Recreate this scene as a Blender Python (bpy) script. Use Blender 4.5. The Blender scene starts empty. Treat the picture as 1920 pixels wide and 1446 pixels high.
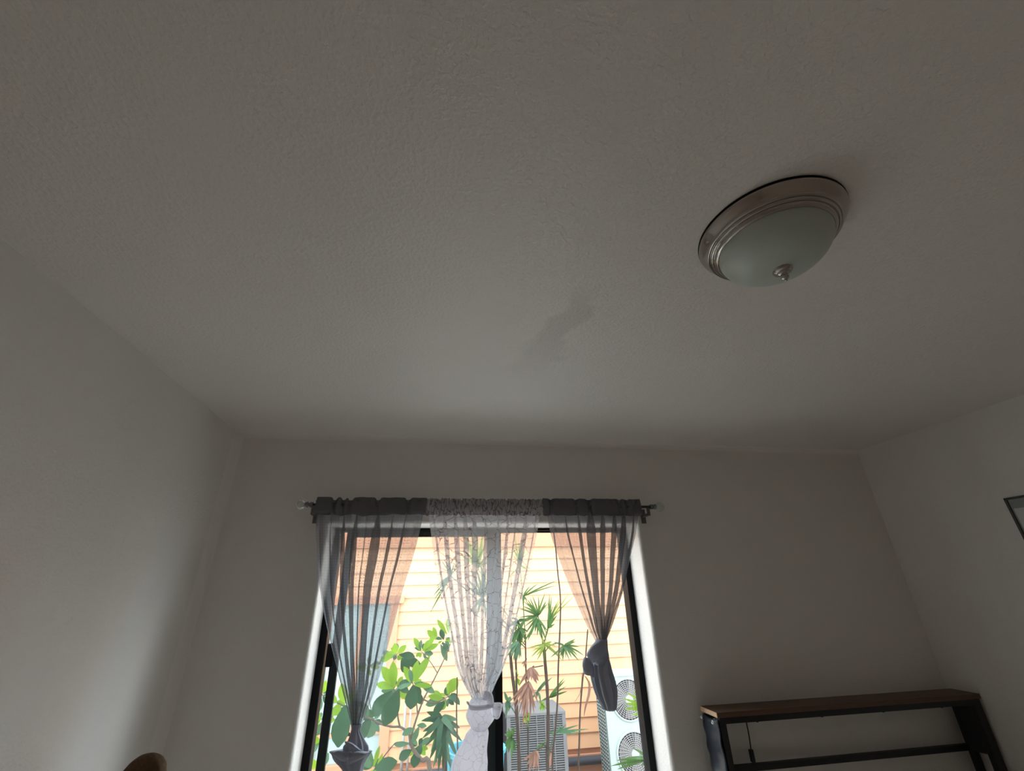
import bpy, bmesh, math, random
from mathutils import Vector, Matrix, noise
random.seed(7)
scene = bpy.context.scene
COL = scene.collection
PI = math.pi

# ------------------------------------------------------------------ camera
IW, IH, FPX = 1920.0, 1446.0, 813.0
CAMZ = 1.55
CAM = Vector((0.0, 0.0, CAMZ))
_pc = (960.0, 723.0)
def _cray(p): return Vector((p[0] - _pc[0], p[1] - _pc[1], FPX))
_up = _cray((918.0, -979.0)).normalized()            # vanishing point of the verticals
_fw = _cray((815.0, 1115.0)); _fw = (_fw - _up * _fw.dot(_up)).normalized()   # vanishing point of the side walls
_rt = _fw.cross(_up)
R3 = Matrix((_rt, _fw, _up))                          # camera (x right, y down, z forward) -> room axes
def at_y(px, py, y):                                  # the point of a pixel's ray at distance y into the room
    d = R3 @ _cray((px, py)); d *= y / d.y
    return d + CAM
cam_data = bpy.data.cameras.new('camera')
cam_data.sensor_fit = 'HORIZONTAL'; cam_data.sensor_width = 36.0
cam_data.lens = FPX / IW * 36.0
cam_data.clip_start = 0.02
cam = bpy.data.objects.new('camera', cam_data); COL.objects.link(cam)
M = Matrix.Identity(4)
for i in range(3):
    M[i][0] = R3[i][0]; M[i][1] = -R3[i][1]; M[i][2] = -R3[i][2]; M[i][3] = CAM[i]
cam.matrix_world = M
scene.camera = cam

# ------------------------------------------------------------------ light
world = bpy.data.worlds.new('world'); scene.world = world; world.use_nodes = True
wn = world.node_tree
bg = wn.nodes['Background']
bg.inputs[0].default_value = (0.87, 0.94, 1.0, 1); bg.inputs[1].default_value = 7.9     # bright overcast sky
sun_d = bpy.data.lights.new('sun', 'SUN'); sun_d.energy = 0.4; sun_d.angle = math.radians(12); sun_d.color = (1.0, 0.97, 0.92)
sun = bpy.data.objects.new('sun', sun_d); COL.objects.link(sun)
sun.rotation_euler = Vector((-1.0, -0.50, -0.33)).to_track_quat('-Z', 'Y').to_euler()
portal_d = bpy.data.lights.new('window_portal', 'AREA'); portal_d.shape = 'RECTANGLE'; portal_d.size = 2.1; portal_d.size_y = 1.6
portal_d.cycles.is_portal = True
portal = bpy.data.objects.new('window_portal', portal_d); COL.objects.link(portal)
portal.location = (0.353, 3.40, 1.2); portal.rotation_euler = (-PI / 2, 0, 0)
scene.view_settings.view_transform = 'Standard'
try: scene.view_settings.look = 'None'
except Exception: pass
scene.view_settings.gamma = 1.0
scene.view_settings.use_curve_mapping = False
scene.view_settings.exposure = 0.0
cy = scene.cycles
cy.max_bounces = 14; cy.diffuse_bounces = 9; cy.glossy_bounces = 5
cy.transmission_bounces = 8; cy.transparent_max_bounces = 32
cy.sample_clamp_indirect = 6.0

# ------------------------------------------------------------------ materials
def nodemat(name):
    m = bpy.data.materials.new(name); m.use_nodes = True
    nt = m.node_tree; nt.nodes.clear()
    out = nt.nodes.new('ShaderNodeOutputMaterial')
    return m, nt, out
def N(nt, kind, **kw):
    n = nt.nodes.new(kind)
    for k, v in kw.items(): setattr(n, k, v)
    return n
def math_node(nt, op, a, b=None, c=None):
    n = nt.nodes.new('ShaderNodeMath'); n.operation = op
    for i, v in enumerate((a, b, c)):
        if v is None: continue
        if isinstance(v, (int, float)): n.inputs[i].default_value = v
        else: nt.links.new(v, n.inputs[i])
    return n.outputs[0]
def plain(name, col, rough=0.5, metal=0.0, bump=0.0, bscale=60.0, var=0.0, vscale=6.0, spec=0.5, stretch=None):
    m, nt, out = nodemat(name)
    b = N(nt, 'ShaderNodeBsdfPrincipled')
    b.inputs['Base Color'].default_value = (*col, 1); b.inputs['Roughness'].default_value = rough
    b.inputs['Metallic'].default_value = metal; b.inputs['Specular IOR Level'].default_value = spec
    tc = N(nt, 'ShaderNodeTexCoord'); src = tc.outputs['Object']
    if stretch:
        mp = N(nt, 'ShaderNodeMapping'); mp.inputs['Scale'].default_value = stretch
        nt.links.new(src, mp.inputs[0]); src = mp.outputs[0]
    if var:
        nz = N(nt, 'ShaderNodeTexNoise'); nz.inputs['Scale'].default_value = vscale; nz.inputs['Detail'].default_value = 5
        nt.links.new(src, nz.inputs['Vector'])
        mx = N(nt, 'ShaderNodeMix', data_type='RGBA')
        mx.inputs[6].default_value = (*[c * (1 - var) for c in col], 1)
        mx.inputs[7].default_value = (*[min(1, c * (1 + var)) for c in col], 1)
        nt.links.new(nz.outputs[0], mx.inputs[0]); nt.links.new(mx.outputs[2], b.inputs['Base Color'])
    if bump:
        nz = N(nt, 'ShaderNodeTexNoise'); nz.inputs['Scale'].default_value = bscale; nz.inputs['Detail'].default_value = 4
        nt.links.new(src, nz.inputs['Vector'])
        bp = N(nt, 'ShaderNodeBump'); bp.inputs['Strength'].default_value = bump; bp.inputs['Distance'].default_value = 0.004
        nt.links.new(nz.outputs[0], bp.inputs['Height']); nt.links.new(bp.outputs[0], b.inputs['Normal'])
    nt.links.new(b.outputs[0], out.inputs[0])
    return m

def paint(name, col, rough, bump):
    """Semi-gloss wall paint with an orange-peel texture."""
    m, nt, out = nodemat(name)
    b = N(nt, 'ShaderNodeBsdfPrincipled'); b.inputs['Roughness'].default_value = rough
    b.inputs['Base Color'].default_value = (*col, 1)
    tc = N(nt, 'ShaderNodeTexCoord')
    vo = N(nt, 'ShaderNodeTexNoise'); vo.inputs['Scale'].default_value = 85; vo.inputs['Detail'].default_value = 2.5
    nt.links.new(tc.outputs['Object'], vo.inputs['Vector'])
    rp = N(nt, 'ShaderNodeValToRGB'); rp.color_ramp.elements[0].position = .42; rp.color_ramp.elements[1].position = .68
    nt.links.new(vo.outputs[0], rp.inputs[0])
    bp = N(nt, 'ShaderNodeBump'); bp.inputs['Strength'].default_value = bump; bp.inputs['Distance'].default_value = 0.002
    nt.links.new(rp.outputs[0], bp.inputs['Height']); nt.links.new(bp.outputs[0], b.inputs['Normal'])
    nt.links.new(b.outputs[0], out.inputs[0])
    return m, nt, b, tc

WALLC = (0.79, 0.765, 0.74)
M_WALL = paint('wall_paint', WALLC, 0.50, 0.35)[0]
M_CEIL, ct, cb, ctc = paint('ceiling_paint', (0.82, 0.785, 0.75), 0.38, 0.5)
M_PALE = plain('halo_and_foundation_paint', (0.84, 0.81, 0.78), 0.35)  # paler than the walls: the bright halo along the corners put into colour
M_SILL = plain('reveal_paint', (0.84, 0.84, 0.83), 0.4, bump=.1)
M_BLACK = plain('black_frame', (0.008, 0.008, 0.009), 0.5, spec=.12)
M_BLACK2 = plain('dark_green_black_frame', (0.014, 0.020, 0.021), 0.5, spec=.2)
M_FLOOR = plain('floor_wood', (0.58, 0.54, 0.49), 0.4, var=.2, vscale=5, stretch=(1, 12, 1))
M_NICKEL = plain('brushed_nickel', (.47, .44, .41), 0.19, metal=1.0, bump=.02, bscale=200)
M_STEEL = plain('grey_rod_metal', (0.20, 0.19, 0.19), 0.35, metal=.9)
M_BOWL = plain('frosted_bowl', (0.50, 0.56, 0.52), 0.35, var=.06, vscale=9, bump=.05, bscale=30)

# a streak on the ceiling: slightly darker patch with a stepped edge
def ceiling_streak():
    nt = ct
    geo = N(nt, 'ShaderNodeNewGeometry')
    sep = N(nt, 'ShaderNodeSeparateXYZ'); nt.links.new(geo.outputs['Position'], sep.inputs[0])
    nz = N(nt, 'ShaderNodeTexNoise'); nz.inputs['Scale'].default_value = 5.5; nz.inputs['Detail'].default_value = 2
    nt.links.new(geo.outputs['Position'], nz.inputs['Vector'])
    wob = math_node(nt, 'MULTIPLY', math_node(nt, 'SUBTRACT', nz.outputs[0], .5), .22)
    a, b = STREAK
    ax, ay = b[0] - a[0], b[1] - a[1]; L = math.hypot(ax, ay); ax /= L; ay /= L
    x = math_node(nt, 'SUBTRACT', sep.outputs[0], a[0]); y = math_node(nt, 'SUBTRACT', sep.outputs[1], a[1])
    t = math_node(nt, 'ADD', math_node(nt, 'MULTIPLY', x, ax), math_node(nt, 'MULTIPLY', y, ay))
    s = math_node(nt, 'ADD', math_node(nt, 'ADD', math_node(nt, 'MULTIPLY', x, -ay), math_node(nt, 'MULTIPLY', y, ax)), wob)
    w = math_node(nt, 'ADD', math_node(nt, 'MULTIPLY', t, .14), .050)
    inside = N(nt, 'ShaderNodeMapRange'); inside.inputs[1].default_value = 1.0; inside.inputs[2].default_value = .55
    nt.links.new(math_node(nt, 'DIVIDE', math_node(nt, 'ABSOLUTE', s), w), inside.inputs[0])
    e1 = N(nt, 'ShaderNodeMapRange'); e1.inputs[1].default_value = -.05; e1.inputs[2].default_value = .08; nt.links.new(t, e1.inputs[0])
    e2 = N(nt, 'ShaderNodeMapRange'); e2.inputs[1].default_value = L + .1; e2.inputs[2].default_value = L - .35; nt.links.new(t, e2.inputs[0])
    msk = math_node(nt, 'MULTIPLY', math_node(nt, 'MULTIPLY', inside.outputs[0], e1.outputs[0]), e2.outputs[0])
    mx = N(nt, 'ShaderNodeMix', data_type='RGBA')
    mx.inputs[6].default_value = (0.82, 0.785, 0.75, 1); mx.inputs[7].default_value = (0.70, 0.67, 0.635, 1)
    nt.links.new(msk, mx.inputs[0]); nt.links.new(mx.outputs[2], cb.inputs['Base Color'])

def fabric(name, col, alpha, kind=None, trans=0.55, cscale=15, lw=.017, lcol=(.20, .18, .19)):
    """Sheer cloth: part see-through, part diffuse and translucent thread."""
    m, nt, out = nodemat(name)
    df = N(nt, 'ShaderNodeBsdfDiffuse'); df.inputs[0].default_value = (*col, 1)
    tl = N(nt, 'ShaderNodeBsdfTranslucent'); tl.inputs[0].default_value = (*col, 1)
    mt = N(nt, 'ShaderNodeMixShader'); mt.inputs[0].default_value = trans
    nt.links.new(df.outputs[0], mt.inputs[1]); nt.links.new(tl.outputs[0], mt.inputs[2])
    tr = N(nt, 'ShaderNodeBsdfTransparent')
    mx = N(nt, 'ShaderNodeMixShader'); mx.inputs[0].default_value = alpha
    nt.links.new(tr.outputs[0], mx.inputs[1]); nt.links.new(mt.outputs[0], mx.inputs[2])
    nt.links.new(mx.outputs[0], out.inputs[0])
    uv = N(nt, 'ShaderNodeUVMap'); uv.uv_map = 'UVMap'
    if kind == 'ladder':      # rows of small dashes woven in
        sp = N(nt, 'ShaderNodeSeparateXYZ'); nt.links.new(uv.outputs[0], sp.inputs[0])
        rows = math_node(nt, 'GREATER_THAN', math_node(nt, 'SINE', math_node(nt, 'MULTIPLY', sp.outputs[1], 2 * PI / .016)), .45)
        dash = math_node(nt, 'GREATER_THAN', math_node(nt, 'SINE', math_node(nt, 'MULTIPLY', sp.outputs[0], 2 * PI / .012)), .35)
        nz = N(nt, 'ShaderNodeTexNoise'); nz.inputs['Scale'].default_value = 26
        nt.links.new(uv.outputs[0], nz.inputs['Vector'])
        pat = math_node(nt, 'MULTIPLY', math_node(nt, 'MULTIPLY', rows, dash), math_node(nt, 'MULTIPLY', nz.outputs[0], .34))
        al = math_node(nt, 'MINIMUM', math_node(nt, 'ADD', pat, alpha - .03), .97)
        nt.links.new(al, mx.inputs[0])
    if kind == 'crackle':     # dark printed crackle lines
        wn_ = N(nt, 'ShaderNodeTexNoise'); wn_.inputs['Scale'].default_value = 22; nt.links.new(uv.outputs[0], wn_.inputs['Vector'])
        wv = N(nt, 'ShaderNodeMix', data_type='VECTOR'); wv.inputs[0].default_value = .04
        nt.links.new(uv.outputs[0], wv.inputs[4]); nt.links.new(wn_.outputs[1], wv.inputs[5])
        vo = N(nt, 'ShaderNodeTexVoronoi'); vo.feature = 'DISTANCE_TO_EDGE'; vo.inputs['Scale'].default_value = cscale
        nt.links.new(wv.outputs[1], vo.inputs['Vector'])
        line = math_node(nt, 'LESS_THAN', vo.outputs['Distance'], lw)
        for nd in (df, tl):
            cm = N(nt, 'ShaderNodeMix', data_type='RGBA'); cm.inputs[6].default_value = (*col, 1); cm.inputs[7].default_value = (*lcol, 1)
            nt.links.new(line, cm.inputs[0]); nt.links.new(cm.outputs[2], nd.inputs[0])
        al = math_node(nt, 'ADD', math_node(nt, 'MULTIPLY', line, .35), alpha)
        nt.links.new(al, mx.inputs[0])
    return m
M_GREY = fabric('grey_sheer', (0.23, 0.24, 0.265), 0.66, 'ladder', trans=.45)
M_GREYH = fabric('grey_sheer_doubled', (0.185, 0.18, 0.19), 0.92, trans=.2)
M_GREYK = fabric('grey_sheer_bunched', (0.38, 0.40, 0.47), 0.97, trans=.12)
M_WHITE = fabric('white_sheer', (0.66, 0.69, 0.73), 0.46, 'crackle', trans=.5)
M_WHITEH = fabric('white_sheer_gathered', (0.62, 0.58, 0.59), 0.62, 'crackle', trans=.3, cscale=32, lw=.07)
M_WHITEK = fabric('white_sheer_bunched', (0.80, 0.80, 0.85), 0.93, 'crackle', trans=.5, cscale=24, lw=.012, lcol=(.45, .43, .46))

def glass(name, haze):
    m, nt, out = nodemat(name)
    tr = N(nt, 'ShaderNodeBsdfTransparent'); tr.inputs[0].default_value = (.96, .985, .975, 1)
    gl = N(nt, 'ShaderNodeBsdfGlossy'); gl.inputs['Roughness'].default_value = .02
    lw = N(nt, 'ShaderNodeLayerWeight'); lw.inputs[0].default_value = .5      # grazing reflection, alike from both sides
    fr = math_node(nt, 'ADD', math_node(nt, 'MULTIPLY', math_node(nt, 'POWER', lw.outputs['Facing'], 5.0), .9), .03)
    mx = N(nt, 'ShaderNodeMixShader'); nt.links.new(fr, mx.inputs[0])
    nt.links.new(tr.outputs[0], mx.inputs[1]); nt.links.new(gl.outputs[0], mx.inputs[2])
    dt = N(nt, 'ShaderNodeBsdfTranslucent'); dt.inputs[0].default_value = (.8, .85, .85, 1)
    m2 = N(nt, 'ShaderNodeMixShader'); m2.inputs[0].default_value = haze
    nt.links.new(mx.outputs[0], m2.inputs[1]); nt.links.new(dt.outputs[0], m2.inputs[2])
    nt.links.new(m2.outputs[0], out.inputs[0])
    return m
M_GLASS = glass('window_glass', .004)
M_GLASSH = glass('hazy_window_glass', .008)  # a little hazier than the other pane

def leafmat(name, col, tcol, tmix=.42, rough=.35):
    m, nt, out = nodemat(name)
    p = N(nt, 'ShaderNodeBsdfPrincipled'); p.inputs['Roughness'].default_value = rough; p.inputs['Specular IOR Level'].default_value = .12
    tc = N(nt, 'ShaderNodeTexCoord'); nz = N(nt, 'ShaderNodeTexNoise'); nz.inputs['Scale'].default_value = 14
    nt.links.new(tc.outputs['Object'], nz.inputs['Vector'])
    cm = N(nt, 'ShaderNodeMix', data_type='RGBA'); cm.inputs[6].default_value = (*[c * .7 for c in col], 1); cm.inputs[7].default_value = (*[min(1, c * 1.3) for c in col], 1)
    nt.links.new(nz.outputs[0], cm.inputs[0]); nt.links.new(cm.outputs[2], p.inputs['Base Color'])
    tl = N(nt, 'ShaderNodeBsdfTranslucent'); tl.inputs[0].default_value = (*tcol, 1)
    mx = N(nt, 'ShaderNodeMixShader'); mx.inputs[0].default_value = tmix
    nt.links.new(p.outputs[0], mx.inputs[1]); nt.links.new(tl.outputs[0], mx.inputs[2]); nt.links.new(mx.outputs[0], out.inputs[0])
    return m
M_LEAF = leafmat('leaf_bright', (0.0922, 0.184, 0.0164), (0.205, 0.338, 0.0246))
M_LEAFD = leafmat('leaf_dark', (0.0184, 0.0533, 0.0287), (0.0328, 0.0861, 0.0307), .35)
M_LEAFP = leafmat('leaf_bluegreen', (0.0512, 0.107, 0.0615), (0.0738, 0.148, 0.0697), .35)
M_PALM = leafmat('palm_leaf', (0.0348, 0.0861, 0.0246), (0.0738, 0.148, 0.0348), .4)
M_PALMY = leafmat('palm_leaf_young', (0.126, 0.184, 0.0253), (0.207, 0.264, 0.0344), .45)
M_DEAD = leafmat('dead_leaf', (0.174, 0.0922, 0.0677), (0.184, 0.0984, 0.0677), .3, .7)
M_STEM = plain('stem_bark', (0.0492, 0.0348, 0.0287), .8, var=.3, vscale=30, bump=.3, spec=0.0)
M_STEMG = plain('shrub_bark', (0.0922, 0.0758, 0.0615), .8, var=.2, vscale=30, bump=.3, spec=0.0)
M_SIDING = plain('siding_paint', (.575, .318, .182), .75, spec=.2, var=.03, vscale=3, bump=.08, bscale=40, stretch=(1, 1, 8))
M_HTRIM = plain('house_trim_paint', (.43, .205, .12), .7, spec=.2, var=.03)
M_HGLASS = plain('house_window_glass', (0.236, 0.307, 0.307), .25, spec=.5)  # pale blue of the reflected sky put into the pane colour
M_ACW = plain('ac_white', (.275, .325, .315), .4, spec=.1)
M_ACG = plain('ac_grey', (.125, .125, .130), .5, spec=0.0)
M_ACD = plain('ac_inside', (0.0246, 0.0246, 0.0287), .6, spec=0.0)
M_ACGR = plain('ac_wire_guard', (0.253, 0.241, 0.241), .5, spec=.1)
M_PIPE = plain('dark_pipe', (0.0402, 0.0402, 0.0517), .5, spec=.1)
M_PIPEW = plain('white_pipe', (0.266, 0.266, 0.266), .4, spec=.1)
M_GROUND = plain('soil', (0.161, 0.103, 0.0689), .9, var=.35, vscale=4, bump=.5, bscale=20, spec=0.0)
M_BOUNCE = plain('bounce_paving', (.56, .54, .52), .8, var=.1, vscale=3)  # for the added slab that bounces daylight indoors
M_CYAN = plain('cyan_plastic', (0.0574, 0.253, 0.321), .4, spec=.1)

# ------------------------------------------------------------------ helpers
def link(o, parent=None):
    COL.objects.link(o)
    if parent is not None: o.parent = parent
    return o
def mesh_obj(name, verts, faces, mat, parent=None, smooth=False, uvs=None):
    me = bpy.data.meshes.new(name); me.from_pydata([tuple(v) for v in verts], [], faces)
    if uvs:
        ul = me.uv_layers.new(name='UVMap')
        for lp in me.loops: ul.data[lp.index].uv = uvs[lp.vertex_index]
    if smooth: me.polygons.foreach_set('use_smooth', [True] * len(me.polygons))
    me.materials.append(mat); me.update()
    return link(bpy.data.objects.new(name, me), parent)
def box_vf(a, b):
    x0, y0, z0 = a; x1, y1, z1 = b
    v = [(x0,y0,z0),(x1,y0,z0),(x1,y1,z0),(x0,y1,z0),(x0,y0,z1),(x1,y0,z1),(x1,y1,z1),(x0,y1,z1)]
    f = [(3,2,1,0),(4,5,6,7),(0,1,5,4),(1,2,6,5),(2,3,7,6),(3,0,4,7)]
    return v, f
def box(name, a, b, mat, parent=None, bevel=0.0):
    v, f = box_vf(a, b)
    o = mesh_obj(name, v, f, mat, parent)
    if bevel:
        bm = bmesh.new(); bm.from_mesh(o.data)
        bmesh.ops.bevel(bm, geom=bm.edges[:], offset=bevel, segments=2, affect='EDGES', profile=.6)
        bm.to_mesh(o.data); bm.free()
    return o
def boxes(name, lst, mat, parent=None):
    V, F = [], []
    for a, b in lst:
        v, f = box_vf(a, b); k = len(V); V += v; F += [tuple(i + k for i in q) for q in f]
    return mesh_obj(name, V, F, mat, parent)
def tube_vf(pts, rad, seg=8, cap=True):
    V, F = [], []; n = len(pts); pts = [Vector(p) for p in pts]
    prev = None
    for i, p in enumerate(pts):
        t = (pts[min(i + 1, n - 1)] - pts[max(i - 1, 0)]).normalized()
        a = Vector((0, 0, 1)) if abs(t.z) < .9 else Vector((1, 0, 0))
        u = t.cross(a).normalized() if prev is None else (prev - t * prev.dot(t)).normalized()
        prev = u; w = t.cross(u)
        r = rad[i] if isinstance(rad, (list, tuple)) else rad
        for k in range(seg):
            an = 2 * PI * k / seg; V.append(p + (u * math.cos(an) + w * math.sin(an)) * r)
    for i in range(n - 1):
        for k in range(seg):
            F.append((i*seg+k, i*seg+(k+1) % seg, (i+1)*seg+(k+1) % seg, (i+1)*seg+k))
    if cap:
        F.append(tuple(range(seg - 1, -1, -1))); F.append(tuple((n - 1) * seg + k for k in range(seg)))
    return V, F
def tube(name, pts, rad, mat, parent=None, seg=8):
    v, f = tube_vf(pts, rad, seg); return mesh_obj(name, v, f, mat, parent, True)
def lathe(name, prof, mat, parent=None, seg=64, loc=(0, 0, 0), sharp=28):
    V, F = [], []
    for r, z in prof:
        for k in range(seg):
            a = 2 * PI * k / seg; V.append((loc[0] + r * math.cos(a), loc[1] + r * math.sin(a), loc[2] + z))
    for i in range(len(prof) - 1):
        for k in range(seg):
            F.append((i*seg+k, (i+1)*seg+k, (i+1)*seg+(k+1) % seg, i*seg+(k+1) % seg))
    o = mesh_obj(name, V, F, mat, parent, True); o.data.set_sharp_from_angle(angle=math.radians(sharp)); return o
def grid_obj(name, rows, mat, parent=None, uvs=None, smooth=True):
    nr, nc = len(rows), len(rows[0]); V = [p for r in rows for p in r]; F = []
    for i in range(nr - 1):
        for j in range(nc - 1): F.append((i*nc+j, i*nc+j+1, (i+1)*nc+j+1, (i+1)*nc+j))
    return mesh_obj(name, V, F, mat, parent, smooth, uvs)
def thing(name, loc, label, cat, group=None):
    o = bpy.data.objects.new(name, None); o.location = loc; o.empty_display_size = .1; COL.objects.link(o)
    return tag(o, label, cat, group)
def tag(o, label=None, cat=None, group=None, kind=None):
    if label: o['label'] = label
    if cat: o['category'] = cat
    if group: o['group'] = group
    if kind: o['kind'] = kind
    return o
def adopt(root):
    """Parts were written in room coordinates: keep them there under an empty at the thing's base."""
    inv = Matrix.Translation(-Vector(root.location))
    for ch in root.children: ch.matrix_parent_inverse = inv
    return root
def interp(tab, t):
    for i in range(len(tab) - 1):
        if t <= tab[i + 1][0] or i == len(tab) - 2:
            a, b = tab[i], tab[i + 1]; k = (t - a[0]) / (b[0] - a[0]); k = max(0, min(1, k))
            return [a[j] + (b[j] - a[j]) * k for j in range(1, len(a))]
def spline(pts, n):
    """Catmull-Rom through points of any dimension."""
    P = [pts[0]] + list(pts) + [pts[-1]]; out = []
    m = len(pts) - 1
    for s in range(n + 1):
        u = s / n * m; i = min(int(u), m - 1); t = u - i
        p0, p1, p2, p3 = P[i], P[i + 1], P[i + 2], P[i + 3]
        out.append(tuple(.5 * (2*b + (c - a)*t + (2*a - 5*b + 4*c - d)*t*t + (3*b - a - 3*c + d)*t**3) for a, b, c, d in zip(p0, p1, p2, p3)))
    return out

# ------------------------------------------------------------------ room
XL, XR, YW, YB, ZC = -1.345, 3.415, 2.99, -1.9, CAMZ + 1.0
WX0, WX1, WZ0, WZ1 = -0.680, 1.383, 0.34, CAMZ + 0.418     # window opening
WT = 0.34                                                   # window wall thickness
def S(o): return tag(o, kind='structure')
S(box('floor', (XL - .2, YB - .2, -.12), (XR + .2, YW + WT, 0), M_FLOOR))
_a = at_y(1100, 555, 1.0) - CAM; _b = at_y(985, 700, 1.0) - CAM
STREAK = [tuple((_a / _a.z)[:2]), tuple((_b / _b.z)[:2])]
ceiling_streak()
S(box('ceiling', (XL - .2, YB - .2, ZC), (XR + .2, YW + WT, ZC + .15), M_CEIL))
S(box('wall_left', (XL - .15, YB - .15, 0), (XL, YW + WT, ZC), M_WALL))
S(box('wall_right', (XR, YB - .15, 0), (XR + .15, YW + WT, ZC), M_WALL))
S(box('wall_back', (XL, YB - .15, 0), (XR, YB, ZC), M_WALL))
# window wall with a bullnosed opening
def window_wall():
    r = .022; seg = 5
    def ring(x0, x1, z0, z1, y): return [(x0, y, z0), (x1, y, z0), (x1, y, z1), (x0, y, z1)]
    V, F = [], []
    rings = [ring(XL, XR, 0, ZC, YW)]
    for k in range(seg + 1):
        a = PI / 2 * k / seg; d = r * (1 - math.sin(a)); dy = r * (1 - math.cos(a))
        rings.append(ring(WX0 - d, WX1 + d, WZ0 - d, WZ1 + d, YW + dy))
    rings.append(ring(WX0, WX1, WZ0, WZ1, YW + WT)); rings.append(ring(XL, XR, 0, ZC, YW + WT))
    for rg in rings: V += rg
    for i in range(len(rings) - 1):
        for k in range(4):
            F.append((i*4+k, i*4+(k+1) % 4, (i+1)*4+(k+1) % 4, (i+1)*4+k))
    o = mesh_obj('wall_window', V, F, M_WALL)
    return S(o)
window_wall()
def corner_strip(name, p0, p1, d1, d2, r):
    """Small concave strip, added to build a bright halo line, running from p0 to p1 in the corner of the two directions."""
    rows = []
    for k in range(7):
        a = PI / 2 * k / 6; o1 = r * (1 - math.sin(a)); o2 = r * (1 - math.cos(a))
        off = Vector(d1) * o1 + Vector(d2) * o2
        rows.append([Vector(p0) + off, Vector(p1) + off])
    return S(grid_obj(name, rows, M_PALE))
corner_strip('halo_strip_1', (XL, YW, ZC), (XR, YW, ZC), (0, -1, 0), (0, 0, -1), .035)  # bright halo along the ceiling edge, built as a pale strip
corner_strip('halo_strip_2', (XL, YW, 0), (XL, YW, ZC), (0, -1, 0), (1, 0, 0), .045)  # bright band down the corner, built the same way

# ------------------------------------------------------------------ window
YF = 3.20
wn_root = bpy.data.objects.new('window_1', None); wn_root.location = (.353, YF, WZ0); COL.objects.link(wn_root); S(wn_root)
fw = .042
boxes('frame', [((WX0, YF, WZ0), (WX0 + fw, YF + .09, WZ1)), ((WX1 - fw, YF, WZ0), (WX1, YF + .09, WZ1)),
                ((WX0, YF, WZ1 - .018), (WX1, YF + .09, WZ1)), ((WX0, YF, WZ0), (WX1, YF + .09, WZ0 + .04))], M_BLACK, wn_root)
sx0, sx1, sy0, sy1 = -0.603, 0.398, YF + .012, YF + .042
sash = boxes('sliding_sash', [((sx0, sy0, WZ0 + .04), (sx0 + .046, sy1, WZ1 - .012)), ((sx1 - .052, sy0, WZ0 + .04), (sx1, sy1, WZ1 - .012)),
                              ((sx0, sy0, WZ1 - .056), (sx1, sy1, WZ1 - .012)), ((sx0, sy0, WZ0 + .04), (sx1, sy1, WZ0 + .10))], M_BLACK2, wn_root)
box('glass_pane', (sx0 + .04, sy0 + .012, WZ0 + .09), (sx1 - .045, sy0 + .017, WZ1 - .05), M_GLASSH, sash)
lz = at_y(614, 1229, YF).z
box('latch', (sx0 - .026, sy0 - .008, lz - .062), (sx0 + .012, sy1 - .005, lz + .060), M_BLACK, sash, .004)
fix = boxes('fixed_sash', [((sx1 - .012, YF + .05, WZ0 + .04), (sx1 + .052, YF + .08, WZ1 - .012)), ((sx1, YF + .05, WZ1 - .026), (WX1 - fw + .01, YF + .08, WZ1 - .012)),
                           ((sx1, YF + .05, WZ0 + .04), (WX1 - fw + .01, YF + .08, WZ0 + .07))], M_BLACK, wn_root)
box('glass_pane', (sx1 + .045, YF + .062, WZ0 + .06), (WX1 - fw + .005, YF + .067, WZ1 - .02), M_GLASS, fix)
adopt(wn_root)

# ------------------------------------------------------------------ neighbouring house
YH = 7.40
G0 = -0.72                                             # ground outside
def pz(z): return CAMZ + z
S(box('ground', (-9, 3.40, G0 - .3), (14, 12, G0), M_GROUND))
S(box('bounce_slab', (-9, 3.36, G0 - .05), (14, 6.3, G0 + .012), M_BOUNCE))  # unseen pale slab, added to bounce daylight up to the ceiling
S(box('foundation_wall', (XL - .2, YB - .2, G0 - .1), (XR + .2, YW + WT, -.12), M_PALE))
house = thing('neighbouring_house', (0, YH, G0), 'peach house with lap siding and salmon trim standing beyond the garden', 'house')
HX0, HX1 = -6.0, 4.9
box('wall_core', (HX0, YH + .03, G0), (HX1, YH + 1.2, pz(1.32)), M_HTRIM, house)
pitch = .1765
CX0, CX1 = -1.70, -.507                                # casing of the big window
def board_mesh(x0, x1):
    v = [(x0, .0, 0), (x1, .0, 0), (x1, .04, 0), (x0, .04, 0), (x0, .022, pitch), (x1, .022, pitch), (x1, .04, pitch), (x0, .04, pitch)]
    f = [(3,2,1,0),(4,5,6,7),(0,1,5,4),(1,2,6,5),(2,3,7,6),(3,0,4,7)]
    me = bpy.data.meshes.new('siding_board'); me.from_pydata(v, [], f); me.materials.append(M_SIDING); return me
def place_board(me, z):
    o = bpy.data.objects.new('siding_board', me); link(o, house); o.location = (0, YH - .012, z)
full, lft, rgt = board_mesh(HX0, HX1), board_mesh(HX0, CX0), board_mesh(CX1, HX1)
top = pz(.667); z = top - pitch
while z > pz(-2.06) - .05:
    if z + pitch > pz(0.0) + .001 and z > pz(-.06): place_board(full, z)
    else: place_board(lft, z); place_board(rgt, z)
    z -= pitch
box('belly_band', (HX0, YH - .045, pz(.667)), (HX1, YH + .04, pz(.93)), M_HTRIM, house, .006)
z = pz(.93)
while z < pz(1.27): place_board(full, z); z += pitch
box('base_board', (HX0, YH - .03, pz(-2.13)), (HX1, YH + .04, pz(-2.045)), M_HTRIM, house)
win = boxes('window_casing', [((CX1 - .123, YH - .05, pz(-2.02)), (CX1, YH + .04, pz(-.105))), ((CX0, YH - .05, pz(-2.02)), (CX0 + .26, YH + .04, pz(-.105)))], M_HTRIM, house)
box('window_head', (CX0 - .066, YH - .075, pz(-.105)), (CX1 + .066, YH + .04, pz(-.01)), M_HTRIM, win)
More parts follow.
